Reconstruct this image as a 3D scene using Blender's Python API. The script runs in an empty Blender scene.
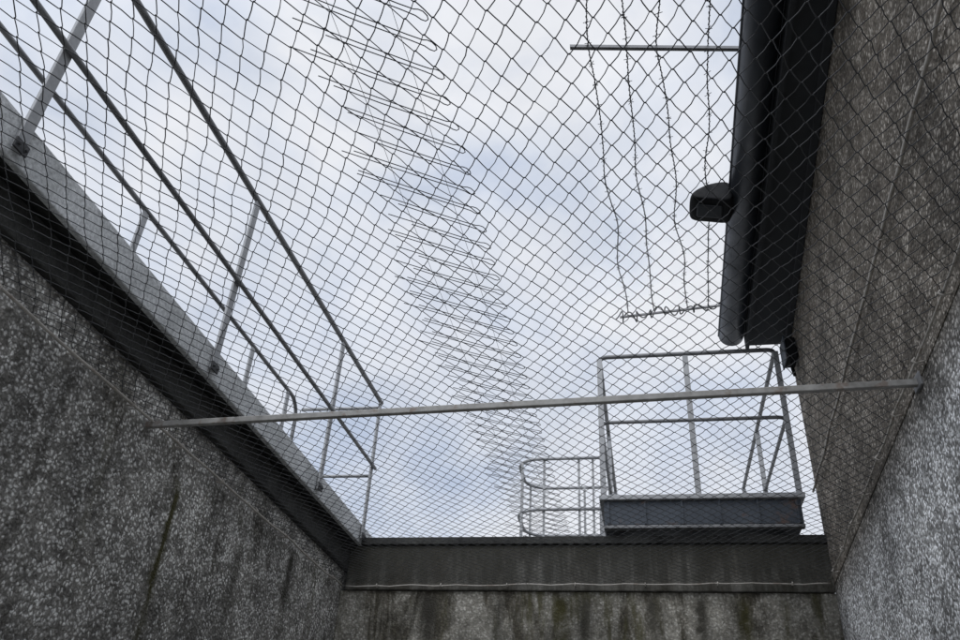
import bpy, math, random
from mathutils import Vector, Matrix, noise
random.seed(7)
S = bpy.context.scene
E = 1.6            # eye height above the yard floor; heights below are given relative to it

# ------------------------------------------------------------------ mesh helper
HEX=[(0,1,2,3),(7,6,5,4),(0,4,5,1),(1,5,6,2),(2,6,7,3),(3,7,4,0)]
class MB:
    def __init__(s): s.v=[]; s.f=[]
    def box(s,x0,x1,y0,y1,z0,z1):
        b=len(s.v)
        s.v+= [(x0,y0,z0),(x1,y0,z0),(x1,y1,z0),(x0,y1,z0),(x0,y0,z1),(x1,y0,z1),(x1,y1,z1),(x0,y1,z1)]
        s.f+= [tuple(b+i for i in q) for q in ((0,3,2,1),(4,5,6,7),(0,1,5,4),(1,2,6,5),(2,3,7,6),(3,0,4,7))]
        return s
    def beam(s,x0,x1,y0,y1,za,zb):       # box along Y whose bottom/top heights differ at the two ends
        b=len(s.v)
        s.v+= [(x0,y0,za[0]),(x1,y0,za[0]),(x1,y1,zb[0]),(x0,y1,zb[0]),(x0,y0,za[1]),(x1,y0,za[1]),(x1,y1,zb[1]),(x0,y1,zb[1])]
        s.f+= [tuple(b+i for i in q) for q in ((0,3,2,1),(4,5,6,7),(0,1,5,4),(1,2,6,5),(2,3,7,6),(3,0,4,7))]
        return s
    def prism(s,base,z0,z1):           # base: ccw list of xy
        b=len(s.v); n=len(base)
        s.v+=[(p[0],p[1],z0) for p in base]+[(p[0],p[1],z1) for p in base]
        s.f.append(tuple(b+i for i in reversed(range(n)))); s.f.append(tuple(b+n+i for i in range(n)))
        for i in range(n):
            j=(i+1)%n; s.f.append((b+i,b+j,b+n+j,b+n+i))
        return s
    def sweep(s,prof,A,B,closed=True,caps=True):   # prof: list of (dx,dz), swept from A to B
        b=len(s.v); n=len(prof)
        for P in (A,B):
            s.v+=[(P[0]+q[0],P[1],P[2]+q[1]) for q in prof]
        for i in range(n if closed else n-1):
            j=(i+1)%n; s.f.append((b+i,b+n+i,b+n+j,b+j))
        if caps and closed:
            s.f.append(tuple(b+i for i in range(n))); s.f.append(tuple(b+n+i for i in reversed(range(n))))
        return s
    def tube(s,pts,r,n=8,caps=True,closed=False):
        pts=[Vector(p) for p in pts]; m=len(pts); b=len(s.v)
        t=(pts[1]-pts[0]).normalized()
        up=Vector((0,0,1)) if abs(t.z)<.9 else Vector((1,0,0))
        u=t.cross(up).normalized()
        for i,p in enumerate(pts):
            if closed: t=(pts[(i+1)%m]-pts[i-1])
            elif i==0: t=pts[1]-pts[0]
            elif i==m-1: t=pts[-1]-pts[-2]
            else: t=(pts[i+1]-pts[i]).normalized()+(pts[i]-pts[i-1]).normalized()
            if t.length<1e-6: t=pts[min(i+1,m-1)]-pts[max(i-1,0)]
            t.normalize()
            u=(u-t*u.dot(t))
            if u.length<1e-5: u=t.orthogonal()
            u.normalize(); w=t.cross(u)
            for k in range(n):
                a=2*math.pi*k/n
                q=p+(u*math.cos(a)+w*math.sin(a))*r
                s.v.append((q.x,q.y,q.z))
        for i in range(m if closed else m-1):
            i2=(i+1)%m
            for k in range(n):
                k2=(k+1)%n
                s.f.append((b+i*n+k,b+i*n+k2,b+i2*n+k2,b+i2*n+k))
        if caps and not closed:
            s.f.append(tuple(b+k for k in reversed(range(n)))); s.f.append(tuple(b+(m-1)*n+k for k in range(n)))
        return s
    def obj(s,name,mat,smooth=False,bevel=0):
        xs=[p[0] for p in s.v]; ys=[p[1] for p in s.v]; zs=[p[2] for p in s.v]
        o=Vector(((min(xs)+max(xs))/2,(min(ys)+max(ys))/2,min(zs)))
        me=bpy.data.meshes.new(name)
        me.from_pydata([(p[0]-o.x,p[1]-o.y,p[2]-o.z) for p in s.v],[],s.f); me.update()
        if smooth:
            for p in me.polygons: p.use_smooth = len(p.vertices)==4
        me.materials.append(mat)
        ob=bpy.data.objects.new(name,me); ob.location=o
        S.collection.objects.link(ob)
        if bevel:
            md=ob.modifiers.new("bevel",'BEVEL'); md.width=bevel; md.segments=2; md.limit_method='ANGLE'
        return ob
def top(ob,label,cat,group=None,kind=None):
    ob["label"]=label; ob["category"]=cat
    if group: ob["group"]=group
    if kind: ob["kind"]=kind
    return ob
def empty(name,loc,label,cat,group=None):
    e=bpy.data.objects.new(name,None); e.location=loc; e.empty_display_size=.2
    S.collection.objects.link(e); return top(e,label,cat,group)
def part(ob,par,label=None):
    ob.parent=par; ob.matrix_parent_inverse=Matrix.Translation(-par.location)
    if label: ob["label"]=label
    return ob

# ------------------------------------------------------------------ materials
def newmat(name):
    m=bpy.data.materials.new(name); m.use_nodes=True
    nt=m.node_tree; bs=nt.nodes["Principled BSDF"]
    return m,nt,bs
def N(nt,t,**k):
    n=nt.nodes.new(t)
    for a,b in k.items(): setattr(n,a,b)
    return n
def ramp(nt,src,stops):
    r=N(nt,'ShaderNodeValToRGB'); e=r.color_ramp.elements
    while len(e)<len(stops): e.new(.5)
    for i,(p,c) in enumerate(stops):
        e[i].position=p; e[i].color=(c,c,c,1) if isinstance(c,(int,float)) else (*c,1)
    nt.links.new(src,r.inputs[0]); return r.outputs[0]
def pos(nt,sc=(1,1,1)):
    g=N(nt,'ShaderNodeNewGeometry'); m=N(nt,'ShaderNodeMapping'); m.inputs['Scale'].default_value=sc
    nt.links.new(g.outputs['Position'],m.inputs['Vector']); return m.outputs[0]
def noi(nt,vec,scale,detail=4,rough=.6,dist=0):
    n=N(nt,'ShaderNodeTexNoise'); n.inputs['Scale'].default_value=scale; n.inputs['Detail'].default_value=detail
    n.inputs['Roughness'].default_value=rough; n.inputs['Distortion'].default_value=dist
    nt.links.new(vec,n.inputs['Vector']); return n.outputs['Fac']
def mth(nt,op,a,b=0,c=0,clamp=False):
    m=N(nt,'ShaderNodeMath',operation=op); m.use_clamp=clamp
    for i,s in enumerate((a,b,c)):
        if isinstance(s,(int,float)): m.inputs[i].default_value=s
        else: nt.links.new(s,m.inputs[i])
    return m.outputs[0]
def mix(nt,fac,a,b,mode='MIX'):
    m=N(nt,'ShaderNodeMixRGB',blend_type=mode)
    for s,i in ((fac,0),(a,1),(b,2)):
        if isinstance(s,(int,float)): m.inputs[i].default_value=s
        elif isinstance(s,tuple): m.inputs[i].default_value=(*s,1)
        else: nt.links.new(s,m.inputs[i])
    return m.outputs[0]
def bump(nt,bs,h,st,d):
    b=N(nt,'ShaderNodeBump'); b.inputs['Strength'].default_value=st; b.inputs['Distance'].default_value=d
    nt.links.new(h,b.inputs['Height']); nt.links.new(b.outputs[0],bs.inputs['Normal'])

def roughcast(name,dark,mid,light,streak=.6,green=0.0,amt=(.55,.75),scale=55,patch=2.2,topz=1.5,fall=1.6,
              cut=(.55,.62),gcut=(.60,.68),runs=(),axis=1,topfade=None,patchamt=.30,stone=1.0):
    """exposed pebble-dash: cement matrix, pale stones, damp runs that start at the top edge (topz)"""
    m,nt,bs=newmat(name)
    P=pos(nt)
    w=N(nt,'ShaderNodeTexNoise'); w.inputs['Scale'].default_value=40; w.inputs['Detail'].default_value=1; nt.links.new(P,w.inputs['Vector'])
    add=N(nt,'ShaderNodeMixRGB',blend_type='ADD'); add.inputs[0].default_value=.022
    nt.links.new(P,add.inputs[1]); nt.links.new(w.outputs['Color'],add.inputs[2])
    vn=N(nt,'ShaderNodeTexVoronoi'); vn.inputs['Scale'].default_value=scale; nt.links.new(add.outputs[0],vn.inputs['Vector'])
    sep=N(nt,'ShaderNodeSeparateColor'); nt.links.new(vn.outputs['Color'],sep.inputs[0])
    pn=noi(nt,P,patch,5,.75)
    pt=ramp(nt,pn,[(.42,0),(.58,1)])
    cl=noi(nt,P,scale*.20,3,.7)                       # clumps of stones
    c=mix(nt,ramp(nt,cl,[(.33,0),(.67,1)]),dark,mid)
    v=mth(nt,'MULTIPLY_ADD',pt,patchamt,sep.outputs[1]); v=mth(nt,'MULTIPLY_ADD',cl,1.5,v); v=mth(nt,'SUBTRACT',v,.75)
    pb=ramp(nt,v,[(amt[0],0),(amt[1],stone)])
    edge=ramp(nt,vn.outputs['Distance'],[(.22,1),(.65,0)])
    c=mix(nt,mix(nt,1.0,pb,edge,'MULTIPLY'),c,light)
    c=mix(nt,stone,c,mix(nt,1.0,c,ramp(nt,vn.outputs['Distance'],[(.35,1.0),(.8,.68)]),'MULTIPLY'))   # joints between stones, their shadow multiplied into the colour
    fine=noi(nt,P,60,4,.75)
    c=mix(nt,.8,c,ramp(nt,fine,[(.33,.5),(.67,1.45)]),'MULTIPLY')
    gz=N(nt,'ShaderNodeSeparateXYZ'); nt.links.new(P,gz.inputs[0])
    h0=mth(nt,'SUBTRACT',E+topz,gz.outputs[2]); h=mth(nt,'DIVIDE',h0,fall,0,True)
    st=noi(nt,pos(nt,(2.2,2.2,.45)),1.9,5,.72,.5)
    th=mth(nt,'MULTIPLY_ADD',h,-.13,st)
    sm=ramp(nt,th,[(cut[0],0),(cut[1],1)])
    c=mix(nt,mth(nt,'MULTIPLY',sm,streak),c,mix(nt,1.0,c,(.30,.285,.25),'MULTIPLY'))
    if green:
        gm=ramp(nt,noi(nt,pos(nt,(3.5,3.5,.6)),2.1,4,.7),[(gcut[0],0),(gcut[1],green)])
        c=mix(nt,gm,c,(.060,.056,.026))
    wig=noi(nt,P,7,4,.75)
    for (at,wd,zt,ln,col,stn) in runs:                # individual moss runs below leaks
        d=mth(nt,'ABSOLUTE',mth(nt,'SUBTRACT',mth(nt,'MULTIPLY_ADD',wig,.10,gz.outputs[axis]),at+.05))
        d=mth(nt,'DIVIDE',d,wd)
        q=mth(nt,'SUBTRACT',E+zt,gz.outputs[2])
        on=mth(nt,'MULTIPLY',mth(nt,'MULTIPLY',q,12,0,True),mth(nt,'SUBTRACT',1.0,mth(nt,'DIVIDE',q,ln),0,True),0,True)
        f=mth(nt,'SUBTRACT',1.25,d,0,True); f=mth(nt,'MULTIPLY',f,on)
        f=mth(nt,'MULTIPLY',f,mth(nt,'MULTIPLY_ADD',wig,2.2,-.3),0,True)
        c=mix(nt,mth(nt,'MULTIPLY',f,stn,0,True),c,col)
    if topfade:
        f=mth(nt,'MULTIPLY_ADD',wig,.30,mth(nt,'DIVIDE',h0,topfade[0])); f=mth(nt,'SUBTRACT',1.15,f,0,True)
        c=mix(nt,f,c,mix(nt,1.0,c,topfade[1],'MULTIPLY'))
    c=mix(nt,1.0,c,ramp(nt,noi(nt,P,1.7,4,.75),[(.36,.58),(.64,1.30)]),'MULTIPLY')
    nt.links.new(c,bs.inputs['Base Color']); bs.inputs['Roughness'].default_value=.93
    bs.inputs['Specular IOR Level'].default_value=.25
    bump(nt,bs,mth(nt,'ADD',edge,fine),.75*stone,.007)
    return m
def concrete(name,a,b,streak=.7,sc=3.0,spec=.25,dark=(.35,.34,.32),vs=(2.5,2.5,.8),cut=(.5,.64),topdark=None):
    m,nt,bs=newmat(name)
    P=pos(nt)
    c=mix(nt,ramp(nt,noi(nt,P,sc,5,.75),[(.36,0),(.64,1)]),a,b)
    nz=noi(nt,pos(nt,vs),1.7,5,.75,.4)
    sm=ramp(nt,nz,[(cut[0],0),(cut[1],streak)])
    c=mix(nt,sm,c,mix(nt,1.0,c,dark,'MULTIPLY'))
    f=noi(nt,P,60,3,.75)
    c=mix(nt,.8,c,ramp(nt,f,[(.3,.5),(.7,1.35)]),'MULTIPLY')
    if topdark:                                        # soot and algae creeping down from the top edge
        gz=N(nt,'ShaderNodeSeparateXYZ'); nt.links.new(P,gz.inputs[0])
        dr=noi(nt,pos(nt,(7,7,.5)),1.6,5,.75,.3)
        h=mth(nt,'DIVIDE',mth(nt,'SUBTRACT',E+topdark[0],gz.outputs[2]),topdark[1])
        h=mth(nt,'MULTIPLY_ADD',dr,-4.0,mth(nt,'ADD',h,1.8))
        k=mth(nt,'SUBTRACT',1.1,h,0,True)
        c=mix(nt,mth(nt,'MULTIPLY',k,.85),c,(.026,.025,.019))
    nt.links.new(c,bs.inputs['Base Color']); bs.inputs['Roughness'].default_value=.9
    bs.inputs['Specular IOR Level'].default_value=spec
    bump(nt,bs,f,.6,.004)
    return m
def metal(name,a,b,rough=.5,met=.6,rust=0.0,sc=14,spec=.5):
    m,nt,bs=newmat(name)
    P=pos(nt); n1=noi(nt,P,sc,3,.7)
    c=mix(nt,ramp(nt,n1,[(.32,0),(.68,1)]),a,b)
    if rust:
        c=mix(nt,ramp(nt,noi(nt,P,sc*.8,3,.75),[(.56,0),(.64,rust)]),c,(.12,.06,.03))
    nt.links.new(c,bs.inputs['Base Color'])
    nt.links.new(ramp(nt,n1,[(.3,rough-.12),(.7,rough+.15)]),bs.inputs['Roughness'])
    bs.inputs['Metallic'].default_value=met; bs.inputs['Specular IOR Level'].default_value=spec
    return m
moss=(.050,.046,.018); damp=(.045,.042,.034)
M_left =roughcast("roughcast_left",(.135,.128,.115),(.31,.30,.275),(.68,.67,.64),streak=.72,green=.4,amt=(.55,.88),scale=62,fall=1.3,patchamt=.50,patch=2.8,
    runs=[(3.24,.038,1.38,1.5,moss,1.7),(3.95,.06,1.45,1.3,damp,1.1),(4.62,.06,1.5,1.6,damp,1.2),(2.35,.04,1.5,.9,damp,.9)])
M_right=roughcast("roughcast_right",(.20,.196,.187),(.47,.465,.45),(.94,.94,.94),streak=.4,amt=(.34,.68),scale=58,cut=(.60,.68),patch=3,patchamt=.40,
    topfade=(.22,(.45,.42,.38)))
M_build=roughcast("roughcast_building",(.088,.074,.058),(.19,.167,.137),(.42,.385,.335),streak=.45,amt=(.66,1.0),scale=58,topz=3.3,fall=2)
M_back =roughcast("roughcast_back",(.16,.151,.128),(.29,.277,.24),(.46,.45,.41),streak=1.0,green=.8,amt=(.60,1.1),scale=60,fall=.9,cut=(.45,.56),gcut=(.56,.66),axis=0,stone=.55,
    runs=[(-1.45,.07,1.47,1.0,damp,1.4),(-.98,.05,1.47,1.0,damp,1.2),(-.55,.06,1.47,1.2,moss,1.5),(-.40,.05,1.47,1.0,damp,1.4),(.05,.05,1.47,.7,damp,1.1),(.35,.05,1.47,1.0,damp,1.5),(.62,.04,1.47,.9,moss,1.5)])
M_band =concrete("stained_concrete",(.066,.064,.056),(.15,.145,.130),.85,5,dark=(.35,.32,.27),vs=(3.5,3.5,.8),cut=(.45,.6),topdark=(1.79,.34))
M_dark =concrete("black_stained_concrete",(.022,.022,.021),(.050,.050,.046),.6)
M_fasc =concrete("pale_concrete",(.44,.45,.45),(.58,.59,.59),.35,5,dark=(.55,.55,.53))
M_ground=concrete("yard_concrete",(.26,.26,.25),(.36,.36,.35),.2)
M_galv =metal("galvanised_steel",(.22,.225,.23),(.35,.355,.36),.6,.2)
M_rail =metal("weathered_rail",(.11,.112,.115),(.20,.202,.205),.55,.35)
M_wire =metal("dark_wire",(.026,.027,.029),(.048,.049,.051),.6,.3)
M_bar  =metal("bar_steel",(.18,.175,.163),(.32,.315,.30),.55,.25,.5)
M_cable=metal("rusty_cable",(.27,.25,.22),(.41,.385,.35),.75,0,.4)
M_gut  =metal("gutter_metal",(.012,.015,.020),(.022,.026,.033),.40,0,0,6,.28)
M_sof  =metal("soffit_paint",(.026,.028,.031),(.040,.043,.047),.8,0,0,14,.3)
M_deck =metal("deck_steel",(.030,.037,.048),(.060,.070,.084),.6,.1,.5,6,.3)
M_black=metal("black_housing",(.005,.0055,.006),(.009,.0095,.011),.65,0,0,14,.15)
M_lens =metal("smoked_lens",(.012,.014,.017),(.022,.026,.03),.4,0,0,14,.25)
M_roof =metal("roof_sheet",(.05,.052,.055),(.09,.092,.095),.6,.2)

# ------------------------------------------------------------------ ground, walls
g=MB(); g.v=[(-150,-150,0),(150,-150,0),(150,150,0),(-150,150,0)]; g.f=[(0,1,2,3)]
top(g.obj("ground",M_ground),"grey concrete ground of the yard and surroundings","ground",kind="structure")

XL=-2.12
def WX(y): return .873+.0576*y         # inner face of the wall opposite, slightly splayed
YB=5.5
def zl(z55,z15):                       # line through heights at y=5.5 and y=1.5
    k=(z15-z55)/4.0
    return (lambda y: E+z55+k*(5.5-y))
ct=zl(1.785,1.835); cb=zl(1.615,1.685); ft=zl(1.925,2.005)
w=empty("yard_wall",(XL-.15,2,0),"pebble-dashed concrete wall below the raised walkway, rain stained","wall")
A_,B_=-1.0,YB+.25
part(MB().beam(XL-.28,XL,A_,B_,(0,cb(A_)-.003),(0,cb(B_)-.003)).obj("wall_panel",M_left),w)
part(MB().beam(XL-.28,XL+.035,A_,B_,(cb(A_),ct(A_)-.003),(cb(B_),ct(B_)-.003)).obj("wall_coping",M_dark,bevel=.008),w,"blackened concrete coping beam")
part(MB().box(XL,XL+.006,3.20,3.225,0,E+1.45).obj("joint_rib",M_left,bevel=.002),w)

w=empty("yard_wall",(-.5,YB+.1,0),"stained roughcast wall with dark streaks under smooth concrete coping","wall")
part(MB().box(XL+.003,1.19,YB+.02,YB+.22,0,E+1.47).obj("wall_panel",M_back),w)
part(MB().box(XL+.037,1.19,YB,YB+.24,E+1.473,E+1.785).obj("wall_coping",M_band,bevel=.006),w,"weathered grey concrete coping")
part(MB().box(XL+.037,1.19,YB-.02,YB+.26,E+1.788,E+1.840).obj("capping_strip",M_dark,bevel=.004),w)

b=empty("building",(1.8,3,0),"brownish roughcast building with dark eaves and metal gutter","building")
y0=-1.0
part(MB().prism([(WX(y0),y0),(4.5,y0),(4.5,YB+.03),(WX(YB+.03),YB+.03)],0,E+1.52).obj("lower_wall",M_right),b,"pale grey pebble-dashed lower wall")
part(MB().prism([(WX(y0)-.003,y0),(4.5,y0),(4.5,YB+.04),(WX(YB+.04)-.003,YB+.04)],E+1.522,E+3.32).obj("upper_wall",M_build),b,"brown weathered roughcast upper wall")
def GX(y): return .566+.0193*y         # outer lip of the gutter
ya,yb=-1.0,5.47
R=.092; zc=3.405
prof=[(R+R*math.cos(a),R*math.sin(a)) for a in [math.pi+i*math.pi/16 for i in range(17)]]
prof+=[(R+(R-.006)*math.cos(a),(R-.006)*math.sin(a)) for a in [2*math.pi-i*math.pi/16 for i in range(17)]]
part(MB().sweep(prof,(GX(ya),ya,E+zc),(GX(yb),yb,E+zc)).obj("gutter",M_gut,smooth=True),b,"near-black half-round metal gutter")
part(MB().tube([(GX(ya)+.001,ya,E+zc),(GX(yb)+.001,yb,E+zc)],.009,8).obj("gutter_bead",M_gut,smooth=True),b)
cap=[(GX(yb)+R+R*math.cos(a),yb+.004,E+zc+R*math.sin(a)) for a in [math.pi+i*math.pi/12 for i in range(13)]]
mc=MB(); mc.v=cap+[(p[0],p[1]+.004,p[2]) for p in cap]; n=13
mc.f=[tuple(range(n)),tuple(reversed(range(n,2*n)))]+[(i,(i+1)%n,n+(i+1)%n,n+i) for i in range(n)]
part(mc.obj("gutter_cap",M_gut),b)
part(MB().prism([(GX(ya)+2*R+.004,ya),(GX(ya)+2*R+.03,ya),(GX(yb)+2*R+.03,yb+.03),(GX(yb)+2*R+.004,yb+.03)],E+3.29,E+3.44).obj("fascia_board",M_sof),b)
part(MB().prism([(GX(ya)+2*R+.033,ya),(WX(ya)+.2,ya),(WX(yb)+.2,yb+.03),(GX(yb)+2*R+.033,yb+.03)],E+3.323,E+3.345).obj("soffit",M_sof),b)
# batten along the soffit where it meets the wall
part(MB().prism([(WX(ya)-.045,ya),(WX(ya)-.006,ya),(WX(yb)-.006,yb+.02),(WX(yb)-.045,yb+.02)],E+3.293,E+3.320).obj("soffit_batten",M_sof,bevel=.003),b)
mb=MB()
mb.v=[(GX(ya)+.10,ya,E+3.455),(GX(ya)+.10,ya,E+3.480),(4.6,ya,E+4.75),(4.6,ya,E+4.70),
      (GX(yb)+.10,yb+.05,E+3.455),(GX(yb)+.10,yb+.05,E+3.480),(4.6,yb+.05,E+4.75),(4.6,yb+.05,E+4.70)]
mb.f=HEX[:]
part(mb.obj("roof",M_roof),b)
mb=MB(); yy=yb+.03; gx=GX(yb)+2*R+.035
mb.v=[(gx,yy-.03,E+3.35),(4.5,yy-.03,E+3.35),(4.5,yy-.03,E+4.68),(gx,yy-.03,E+3.46),
      (gx,yy,E+3.35),(4.5,yy,E+3.35),(4.5,yy,E+4.68),(gx,yy,E+3.46)]
mb.f=HEX[:]
part(mb.obj("gable",M_sof),b)

w=empty("walkway",(-2.4,2,E+1.79),"raised concrete walkway along the top of the wall with pale edge","walkway")
C_=YB+.4
part(MB().beam(-2.028,-1.998,A_,C_,(ct(A_),ft(A_)),(ct(C_),ft(C_))).obj("edge_beam",M_fasc,bevel=.005),w,"pale weathered concrete edge")
part(MB().beam(-2.80,-2.031,A_,C_,(ct(A_)+.04,ft(A_)-.025),(ct(C_)+.04,ft(C_)-.025)).obj("deck",M_dark),w)

# ------------------------------------------------------------------ railings of the walkway
def railing(x,ztop,ys,label,back):
    r=empty("railing",(x,3,E+1.93),label,"railing",group="steel railings of the raised walkway")
    for y in ys:
        z0=ct(y)+.03 if not back else ft(y)-.024
        part(MB().box(x-.007,x+.007,y-.024,y+.024,z0,E+ztop-.012).obj("post",M_galv,bevel=.003),r)
        if not back:
            mb=MB().box(x+.008,x+.016,y-.032,y+.032,z0-.004,z0+.040)
            for dy in (-.018,.018): mb.tube([(x+.014,y+dy,z0+.018),(x+.025,y+dy,z0+.018)],.007,6)
            part(mb.obj("base_plate",M_wire,bevel=.002),r,"dark bolted base plate")
    return r
ys=[.15,1.60,3.05,4.53,5.44]
r=railing(-1.985,2.93,ys,"galvanised steel railing with two rails above the yard wall",False)
part(MB().tube([(-1.985,-1,E+2.93),(-1.985,5.47,E+2.93)],.017,12).obj("top_rail",M_rail,smooth=True),r)
part(MB().tube([(-1.965,-1,E+2.37),(-1.965,5.47,E+2.37)],.013,10).obj("middle_rail",M_rail,smooth=True),r)
r=railing(-2.67,2.93,[.15,1.60,3.05,4.53,5.2],"outer galvanised railing with rounded end on far side of walkway",True)
arc=[(-2.67,5.25+.16*math.sin(a),E+2.77+.16*math.cos(a)) for a in [i*math.pi/12 for i in range(7)]]
part(MB().tube([(-2.67,-1,E+2.93)]+arc+[(-2.67,5.41,E+1.93)],.015,10).obj("top_rail",M_rail,smooth=True),r)
part(MB().tube([(-2.655,-1,E+2.42),(-2.655,5.40,E+2.42)],.012,10).obj("middle_rail",M_rail,smooth=True),r)
r=empty("end_railing",(-2.3,5.5,E+1.93),"short galvanised railing closing the end of the walkway","railing",group="steel railings of the raised walkway")
part(MB().tube([(-2.655,5.47,E+2.90),(-2.0,5.49,E+2.90)],.014,10).obj("top_rail",M_galv,smooth=True),r)
part(MB().tube([(-2.655,5.47,E+2.32),(-2.0,5.49,E+2.32)],.012,10).obj("middle_rail",M_galv,smooth=True),r)

# ------------------------------------------------------------------ gangway platform beyond the back wall
p=empty("gangway_platform",(.4,6.5,0),"steel platform with dark blue-grey edge and tube railing","platform")
X0,X1,Y0,Y1=-.245,1.055,5.42,8.2
part(MB().box(X0,X1,Y0,Y1,E+1.895,E+2.062).obj("deck",M_deck,bevel=.004),p,"dark blue-grey steel deck edge")
part(MB().box(X0-.03,X1+.03,Y0-.03,Y1,E+2.065,E+2.10).obj("toe_plate",M_galv,bevel=.004),p)
part(MB().box(X0-.004,X1+.004,Y0-.006,Y0+.05,E+1.870,E+1.892).obj("bottom_angle",M_rail,bevel=.003),p)
for i in range(6):
    x=X0+.03+i*(X1-X0-.06)/5
    part(MB().box(x-.006,x+.006,Y0-.014,Y0-.001,E+1.895,E+2.06).obj("stiffener",M_deck),p)
for (x,y) in [(X0,Y0),(.40,Y0),(X1,Y0),(X0,6.8),(X1,6.8),(X0,8.15),(X1,8.15)]:
    part(MB().box(x-.020,x+.020,y-.006,y+.006,E+2.102,E+3.215).obj("post",M_galv,bevel=.002),p)
def uu(z,r):   # U-shaped rail round three sides with rounded corners
    q=.06; pts=[(X0,8.18,z),(X0,Y0+q,z)]
    pts+=[(X0+q-q*math.cos(a),Y0+q-q*math.sin(a),z) for a in [math.pi/8*i for i in range(1,5)]]
    pts+=[(X1-q+q*math.sin(a),Y0+q-q*math.cos(a),z) for a in [math.pi/8*i for i in range(0,5)]]
    pts+=[(X1,8.18,z)]
    return MB().tube(pts,r,10)
part(uu(E+3.23,.017).obj("top_rail",M_rail,smooth=True),p)
part(uu(E+2.67,.014).obj("middle_rail",M_rail,smooth=True),p)
for x in (X0+.1,X1-.1):
    for y in (5.9,8.0): part(MB().box(x-.05,x+.05,y-.05,y+.05,0,E+1.893).obj("leg",M_galv),p)

c=empty("ladder_cage",(-.6,6.9,0),"galvanised ladder with rounded hoop guard beside the platform","ladder")
def hoop(z):          # squared-off hoop with large rounded corners
    cy=6.86; hw=.34; xe=-1.04; q=.20
    pts=[(X0-.02,cy-hw,z),(xe+q,cy-hw,z)]
    pts+=[(xe+q-q*math.sin(a),cy-hw+q-q*math.cos(a),z) for a in [math.pi*i/16 for i in range(1,9)]]
    pts+=[(xe+q-q*math.cos(a),cy+hw-q+q*math.sin(a),z) for a in [math.pi*i/16 for i in range(0,9)]]
    return pts+[(X0-.02,cy+hw,z)]
for z in (2.88,2.42,1.88,1.38,.88):
    part(MB().tube(hoop(E+z),.014,10).obj("hoop",M_galv,smooth=True),c)
for (x,y) in ((-1.028,6.80),(-1.0,6.58),(-.80,6.532),(-1.0,7.13),(-.50,6.532),(-.50,7.188),(-.38,6.532)):
    part(MB().box(x-.010,x+.010,y-.005,y+.005,0,E+2.88).obj("upright",M_galv),c)
for y in (6.66,7.06):
    part(MB().box(-.34,-.30,y-.008,y+.008,0,E+2.5).obj("stringer",M_galv),c)
for i in range(13):
    part(MB().tube([(-.32,6.66,.25+i*.28),(-.32,7.06,.25+i*.28)],.012,8).obj("rung",M_galv,smooth=True),c)

# ------------------------------------------------------------------ cross bar, cables
s=empty("cross_bar",(-.5,2.86,E+1.46),"galvanised steel bar spanning the yard and carrying the wire net","bar")
xa,xb=XL-.02,WX(2.83)+.02
mb=MB()
for (x,y,z) in ((xa,2.885,1.480),(xb,2.83,1.516)):
    mb.v+=[(x,y-.012,E+z-.013),(x,y+.012,E+z-.013),(x,y+.012,E+z+.013),(x,y-.012,E+z+.013)]
mb.f=HEX[:]
part(mb.obj("square_tube",M_bar,bevel=.003),s)
part(MB().box(xb-.032,xb-.020,2.79,2.87,E+1.490,E+1.545).obj("wall_bracket",M_rail,bevel=.003),s,"steel bracket on the roughcast wall")

def wob(A,B,n,amp,seed):
    A=Vector(A);B=Vector(B)
    return [A.lerp(B,i/n)+noise.noise_vector(Vector((seed,i*.45,0)))*amp for i in range(n+1)]
def cable(name,A,B,label,hooks,off,r=.0055):
    mb=MB().tube(wob(A,B,40,.014,hooks),r,6)
    A=Vector(A);B=Vector(B); L=(B-A).length; off=Vector(off)
    k=int(L/.42)
    o=top(mb.obj(name,M_cable,smooth=True),label,"cable",group="edge cables of the wire net")
    for i in range(k):
        q=A.lerp(B,(i+.5)/k)
        h=MB().tube([q+off,q-off*.05+Vector((0,0,-.010)),q-off*.3,q+Vector((0,0,.012))],.004,6).obj("wall_hook",M_cable,smooth=True)
        h.parent=o; h.matrix_parent_inverse=Matrix.Translation(-o.location)
    return o
cable("edge_cable",(XL+.03,-.9,E+1.50),(XL+.03,YB-.03,E+1.49),"pale steel cable hooked along pebble-dashed wall holding net",1,(-.04,0,0),.0062)
cable("edge_cable",(XL+.05,YB-.03,E+1.49),(WX(YB)-.03,YB-.03,E+1.52),"pale steel cable along the stained back wall",2,(0,.04,0),.0042)
cable("edge_cable",(WX(-.9)-.03,-.9,E+1.55),(WX(YB)-.03,YB-.02,E+1.54),"steel cable along pale wall of building holding net",3,(.04,0,0),.005)
cable("edge_cable",(WX(-.9)-.03,-.9,E+2.09),(WX(YB)-.03,YB,E+2.14),"old steel cable higher up on brown roughcast wall",4,(.04,0,0),.008)

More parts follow.
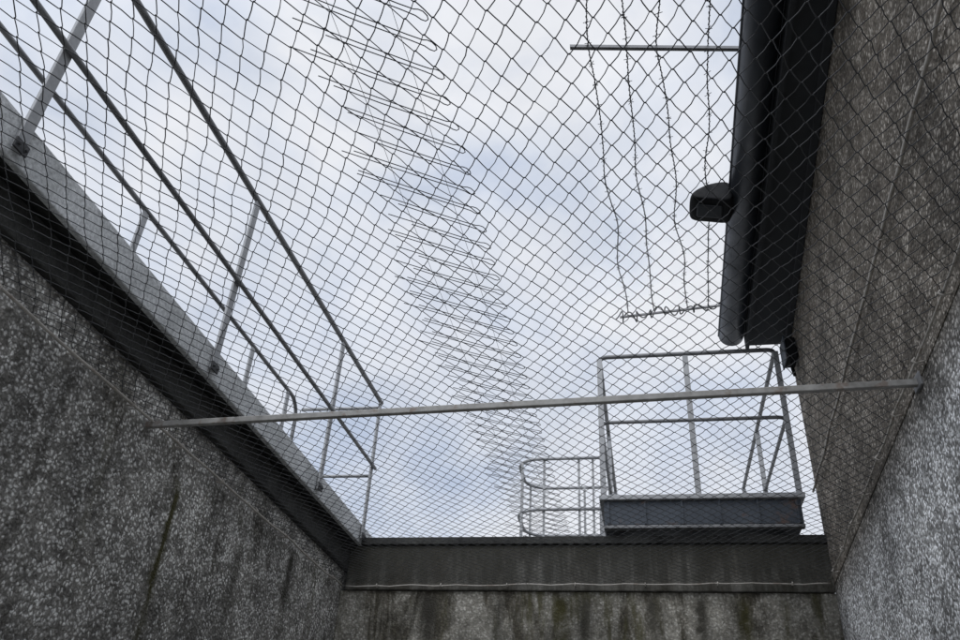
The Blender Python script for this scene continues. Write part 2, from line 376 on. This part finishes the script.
# ------------------------------------------------------------------ chain link net
DX,DY=.060,.043
def netz(x,y):
    t=(y-2.86)
    span=2.64 if t>0 else 3.2
    sg=-.03*math.sin(math.pi*min(1,abs(t)/span))
    u=(x-XL)/(WX(y)-XL)
    return 1.508+.03*u+sg*math.sin(math.pi*max(0,min(1,u)))
mb=MB(); rows=int((YB-.03+.35)/DY)
for j in range(rows):
    yc=YB-.03-(j+.5)*DY
    xa=XL+.03; xb=WX(yc)-.03
    pts=[]; x=xa; i=0
    while x<=xb:
        up=((i+j)%2==0)
        for q,hq in ((-.055,.90),(0,1.08),(.055,.90)):
            px=x+q*DX; py=yc+(DY/2*hq)*(1 if up else -1)
            dz=(.0022 if (q>0)==up else -.0022) if q!=0 else 0
            nv=noise.noise_vector(Vector((px*1.1,py*1.1,3)))*.034+noise.noise_vector(Vector((px*5,py*5,9)))*.012+noise.noise_vector(Vector((px*16,py*16,5)))*.004
            px2=max(xa-.01,min(xb+.01,px+nv.x)); py2=py+nv.y*.8
            pts.append((px2,min(py2,YB-.01),E+netz(px,py)+dz+nv.z*.35))
        # slight bow in each leg of the wire
        nx=x+DX/4; s1=.0016*(1 if up else -1)
        nv=noise.noise_vector(Vector((nx*1.1,yc*1.1,3)))*.034+noise.noise_vector(Vector((nx*5,yc*5,9)))*.012+noise.noise_vector(Vector((nx*16,yc*16,5)))*.004
        if nx<xb: pts.append((nx+nv.x+s1,min(yc+nv.y*.8,YB-.01),E+netz(nx,yc)+nv.z*.35))
        x+=DX/2; i+=1
    mb.tube(pts,.0014,4,caps=False)
net=mb.obj("chain_link_net",M_wire,smooth=True)
top(net,"dark chain-link wire net stretched flat over the yard","wire net")

# ------------------------------------------------------------------ row of hairpin wire loops strung on two thin wires
H=empty("security_wire_coil",(-1.0,5,E+3.0),"long row of dark slanting wire loops with hooked tips","wire coil")
for x in (-1.20,-.93):
    part(MB().tube(wob((x,-1,E+3.004),(x,9.4,E+3.004),40,.006,8+x),.0012,5).obj("line_wire",M_wire,smooth=True),H)
y=1.1; rj=random.uniform
while y<9.4:
    xr=-.80+rj(-.006,.006); xl=-1.36+rj(-.05,.05); xl2=xl+rj(-.10,.12); sl=.66+rj(-.006,.006); z=E+3.0
    wv=rj(-.004,.004)
    def P(x,dy,dz=0): return (x,y+dy+sl*(x+.8),z+dz)
    pts=[P(xl,.004,.004),P(xl+.25,.004+wv,.0),P(xr-.10,.004,0),P(xr-.040,.001,0),P(xr-.020,-.008,.0),P(xr-.002,-.007),P(xr+.011,.008),P(xr+.011,.028),P(xr-.002,.043),P(xr-.020,.044),P(xr-.040,.034),P(xr-.10,.032),
         P(xl+.25,.034+wv,-.003),P(xl2,.036,.004)]
    part(MB().tube(pts,.0028,5).obj("wire_loop",M_wire,smooth=True),H)
    y+=.160*rj(.98,1.02)

# ------------------------------------------------------------------ barbed wire over the eaves
for (xl,xr,y_l,y_r,lab,hh) in ((-.224,.95,2.72,2.90,"straight steel bracket arm reaching out over the eaves",.010),(-.07,.98,5.29,5.17,"bracket arm wrapped with barbed wire near roof end",.007)):
    a=empty("bracket_arm",(xr,y_r,E+3.5),lab,"bracket",group="arms carrying the barbed wire")
    mb=MB()
    for (x,y) in ((xl,y_l),(xr,y_r)):
        mb.v+=[(x,y-hh,E+3.51-hh),(x,y+hh,E+3.51-hh),(x,y+hh,E+3.51+hh),(x,y-hh,E+3.51+hh)]
    mb.f=HEX[:]
    part(mb.obj("arm",M_rail),a)
    part(MB().box(xr-.12,xr-.02,y_r-.04,y_r+.04,E+3.522,E+3.54).obj("foot_plate",M_rail),a)
    if y_l>5:
        pts=[]
        for i in range(120):
            t=i/119; ang=t*11*2*math.pi; k=.7+.9*abs(noise.noise(Vector((t*9,0,0))))*2
            pts.append((xl-.03+(.75-xl)*t+.02*math.sin(ang*.7),y_l+(y_r-y_l)*t*.75+.032*k*math.cos(ang),E+3.51+.030*k*math.sin(ang)))
        part(MB().tube(pts,.0050,5).obj("wire_wrap",M_wire,smooth=True),a)
def barbed(pts):
    mb=MB(); V=[Vector(p) for p in pts]
    mb.tube(V,.0028,5)
    tw=[]
    for i in range(1,len(V)):
        for k in range(4):
            q=V[i-1].lerp(V[i],k/4); a=(i*4+k)*1.5
            tw.append(q+Vector((math.cos(a)*.0045,0,math.sin(a)*.0045)))
    mb.tube(tw,.002,4)
    acc=0
    for i in range(1,len(V)):
        acc+=(V[i]-V[i-1]).length
        if acc>.105:
            acc=0; q=V[i]; a=random.uniform(0,3)
            for s_ in (0,1.57):
                d=Vector((math.cos(a+s_),.35,math.sin(a+s_)))*.019
                mb.tube([q-d,q+d],.0022,4)
    return mb.obj("barbed_wire",M_wire)
for i,(a,bx) in enumerate([(-.12,-.01),(.055,.19),(.235,.44),(.475,.59)]):
    pts=[]
    for k in range(180):
        y=-.8+k/179*6.05
        t=(y-2.8)/2.4; x=a+(bx-a)*t if t>0 else a+.02*t
        sg=-.07*math.sin(math.pi*t) if 0<t<1 else (-.08*math.sin(math.pi*min(1,-t/1.5)) if t<0 else 0)
        nv=noise.noise_vector(Vector((i*5,y*2.2,0)))*.035
        pts.append((x+nv.x,y,E+3.527+sg+nv.z*.3))
    top(barbed(pts),"strand of barbed wire strung between bracket arms","barbed wire",group="barbed wire strands")

# ------------------------------------------------------------------ floodlight at the gutter
L=empty("floodlight",(.62,3.90,E+3.42),"black wedge-shaped floodlight hood fixed beside the gutter","lamp")
hood=[(.668,3.455),(.62,3.478),(.50,3.462),(.415,3.410),(.395,3.375),(.42,3.345),(.52,3.330),(.62,3.300),(.668,3.315)]
mb=MB(); n=len(hood); sl=[(-.112,.80),(-.108,.90),(-.085,.98),(0,1.0),(.085,.98),(.108,.90),(.112,.80)]
cx,cz=.545,3.39; ly=3.90
for (dy,k) in sl:
    for (x,z) in hood: mb.v.append((cx+(x-cx)*k,ly+dy,E+cz+(z-cz)*k))
for i in range(len(sl)-1):
    for k in range(n): mb.f.append((i*n+k,(i+1)*n+k,(i+1)*n+(k+1)%n,i*n+(k+1)%n))
mb.f.append(tuple(range(n))); mb.f.append(tuple((len(sl)-1)*n+k for k in reversed(range(n))))
hd=part(mb.obj("housing",M_black,smooth=True),L)
for p_ in hd.data.polygons: p_.use_smooth=True
sb=hd.modifiers.new("sub",'SUBSURF'); sb.levels=2; sb.render_levels=2
mb=MB()
for (x,z) in ((.445,3.334),(.590,3.303)):
    mb.v+=[(x,ly-.06,E+z),(x,ly+.05,E+z),(x,ly+.05,E+z+.02),(x,ly-.06,E+z+.02)]
mb.f=HEX[:]
part(mb.obj("lens",M_lens,bevel=.006),L,"smoked glass lens")
part(MB().tube([(.61,ly,E+3.40),(.64,ly,E+3.405),(.68,ly,E+3.435)],.020,8).obj("mounting_arm",M_black,smooth=True),L)

J=empty("junction_box",(1.1,5.3,E+3.05),"dark cable junction box under the eaves at wall corner","junction box")
xw=WX(5.3)-.012
part(MB().box(xw-.075,xw-.002,5.20,5.36,E+3.03,E+3.20).obj("housing",M_black,bevel=.01),J)
part(MB().box(xw-.088,xw-.077,5.19,5.37,E+3.02,E+3.21).obj("lid",M_deck,bevel=.004),J)
part(MB().tube([(xw-.04,5.28,E+3.03),(xw-.045,5.28,E+2.98),(xw-.03,5.31,E+2.94),(xw-.012,5.36,E+2.97),(xw-.01,5.40,E+3.06),(xw-.012,5.40,E+3.29)],.008,8).obj("cable",M_black,smooth=True),J)

# ------------------------------------------------------------------ world, sun, camera
W=bpy.data.worlds.new("World"); S.world=W; W.use_nodes=True; nt=W.node_tree
for n_ in list(nt.nodes): nt.nodes.remove(n_)
out=N(nt,'ShaderNodeOutputWorld'); sky=N(nt,'ShaderNodeTexSky',sky_type='NISHITA'); sky.sun_disc=False
el,rot=math.radians(55),math.radians(192)
dirv=Vector((math.sin(rot)*math.cos(el),math.cos(rot)*math.cos(el),math.sin(el)))
sky.sun_elevation=el; sky.sun_rotation=rot
b1=N(nt,'ShaderNodeBackground'); b1.inputs[1].default_value=.10; nt.links.new(sky.outputs[0],b1.inputs[0])
tc=N(nt,'ShaderNodeTexCoord'); mp=N(nt,'ShaderNodeMapping'); mp.inputs['Scale'].default_value=(1,1,1.3); mp.inputs['Location'].default_value=(.75,.2,.4)
nt.links.new(tc.outputs['Generated'],mp.inputs[0])
n1=noi(nt,mp.outputs[0],3.4,6,.54,.2)
col=ramp(nt,n1,[(.32,(.56,.64,.80)),(.46,(.72,.77,.87)),(.60,(.86,.88,.93))])
n2=noi(nt,mp.outputs[0],8,5,.6,.1)
col=mix(nt,.4,col,ramp(nt,n2,[(.3,.85),(.7,1.10)]),'MULTIPLY')
# thin overcast glows brighter round the veiled sun
vm=N(nt,'ShaderNodeVectorMath',operation='DOT_PRODUCT'); nt.links.new(tc.outputs['Generated'],vm.inputs[0]); vm.inputs[1].default_value=dirv
mr=N(nt,'ShaderNodeMapRange'); mr.interpolation_type='SMOOTHSTEP'; nt.links.new(vm.outputs['Value'],mr.inputs[0])
mr.inputs[1].default_value=.35; mr.inputs[2].default_value=1; mr.inputs[3].default_value=.97; mr.inputs[4].default_value=2.8
b2=N(nt,'ShaderNodeBackground'); nt.links.new(mr.outputs[0],b2.inputs[1]); nt.links.new(col,b2.inputs[0])
ms=N(nt,'ShaderNodeMixShader'); nt.links.new(ramp(nt,n1,[(.25,.88),(.45,1)]),ms.inputs[0])
nt.links.new(b1.outputs[0],ms.inputs[1]); nt.links.new(b2.outputs[0],ms.inputs[2]); nt.links.new(ms.outputs[0],out.inputs[0])

sd=bpy.data.lights.new("sun",'SUN'); sd.energy=.9; sd.angle=math.radians(20); sd.color=(1,.97,.93)
so=bpy.data.objects.new("sun",sd); S.collection.objects.link(so)
so.rotation_euler=dirv.to_track_quat('Z','Y').to_euler(); so.location=dirv*20

cd=bpy.data.cameras.new("camera"); cam=bpy.data.objects.new("camera",cd); S.collection.objects.link(cam)
cd.sensor_width=36; cd.lens=30.11; cd.clip_start=.05; cd.clip_end=500
Rv=Vector((.9816,.1829,.0547)); Uv=Vector((.0557,-.5486,.8341)); Fv=Vector((-.1825,.8158,.5490))
m=Matrix((Rv,Uv,-Fv)).transposed().to_4x4(); m.translation=(0,0,E)
cam.matrix_world=m
S.camera=cam
S.view_settings.view_transform='Standard'; S.view_settings.look='None'; S.view_settings.exposure=0
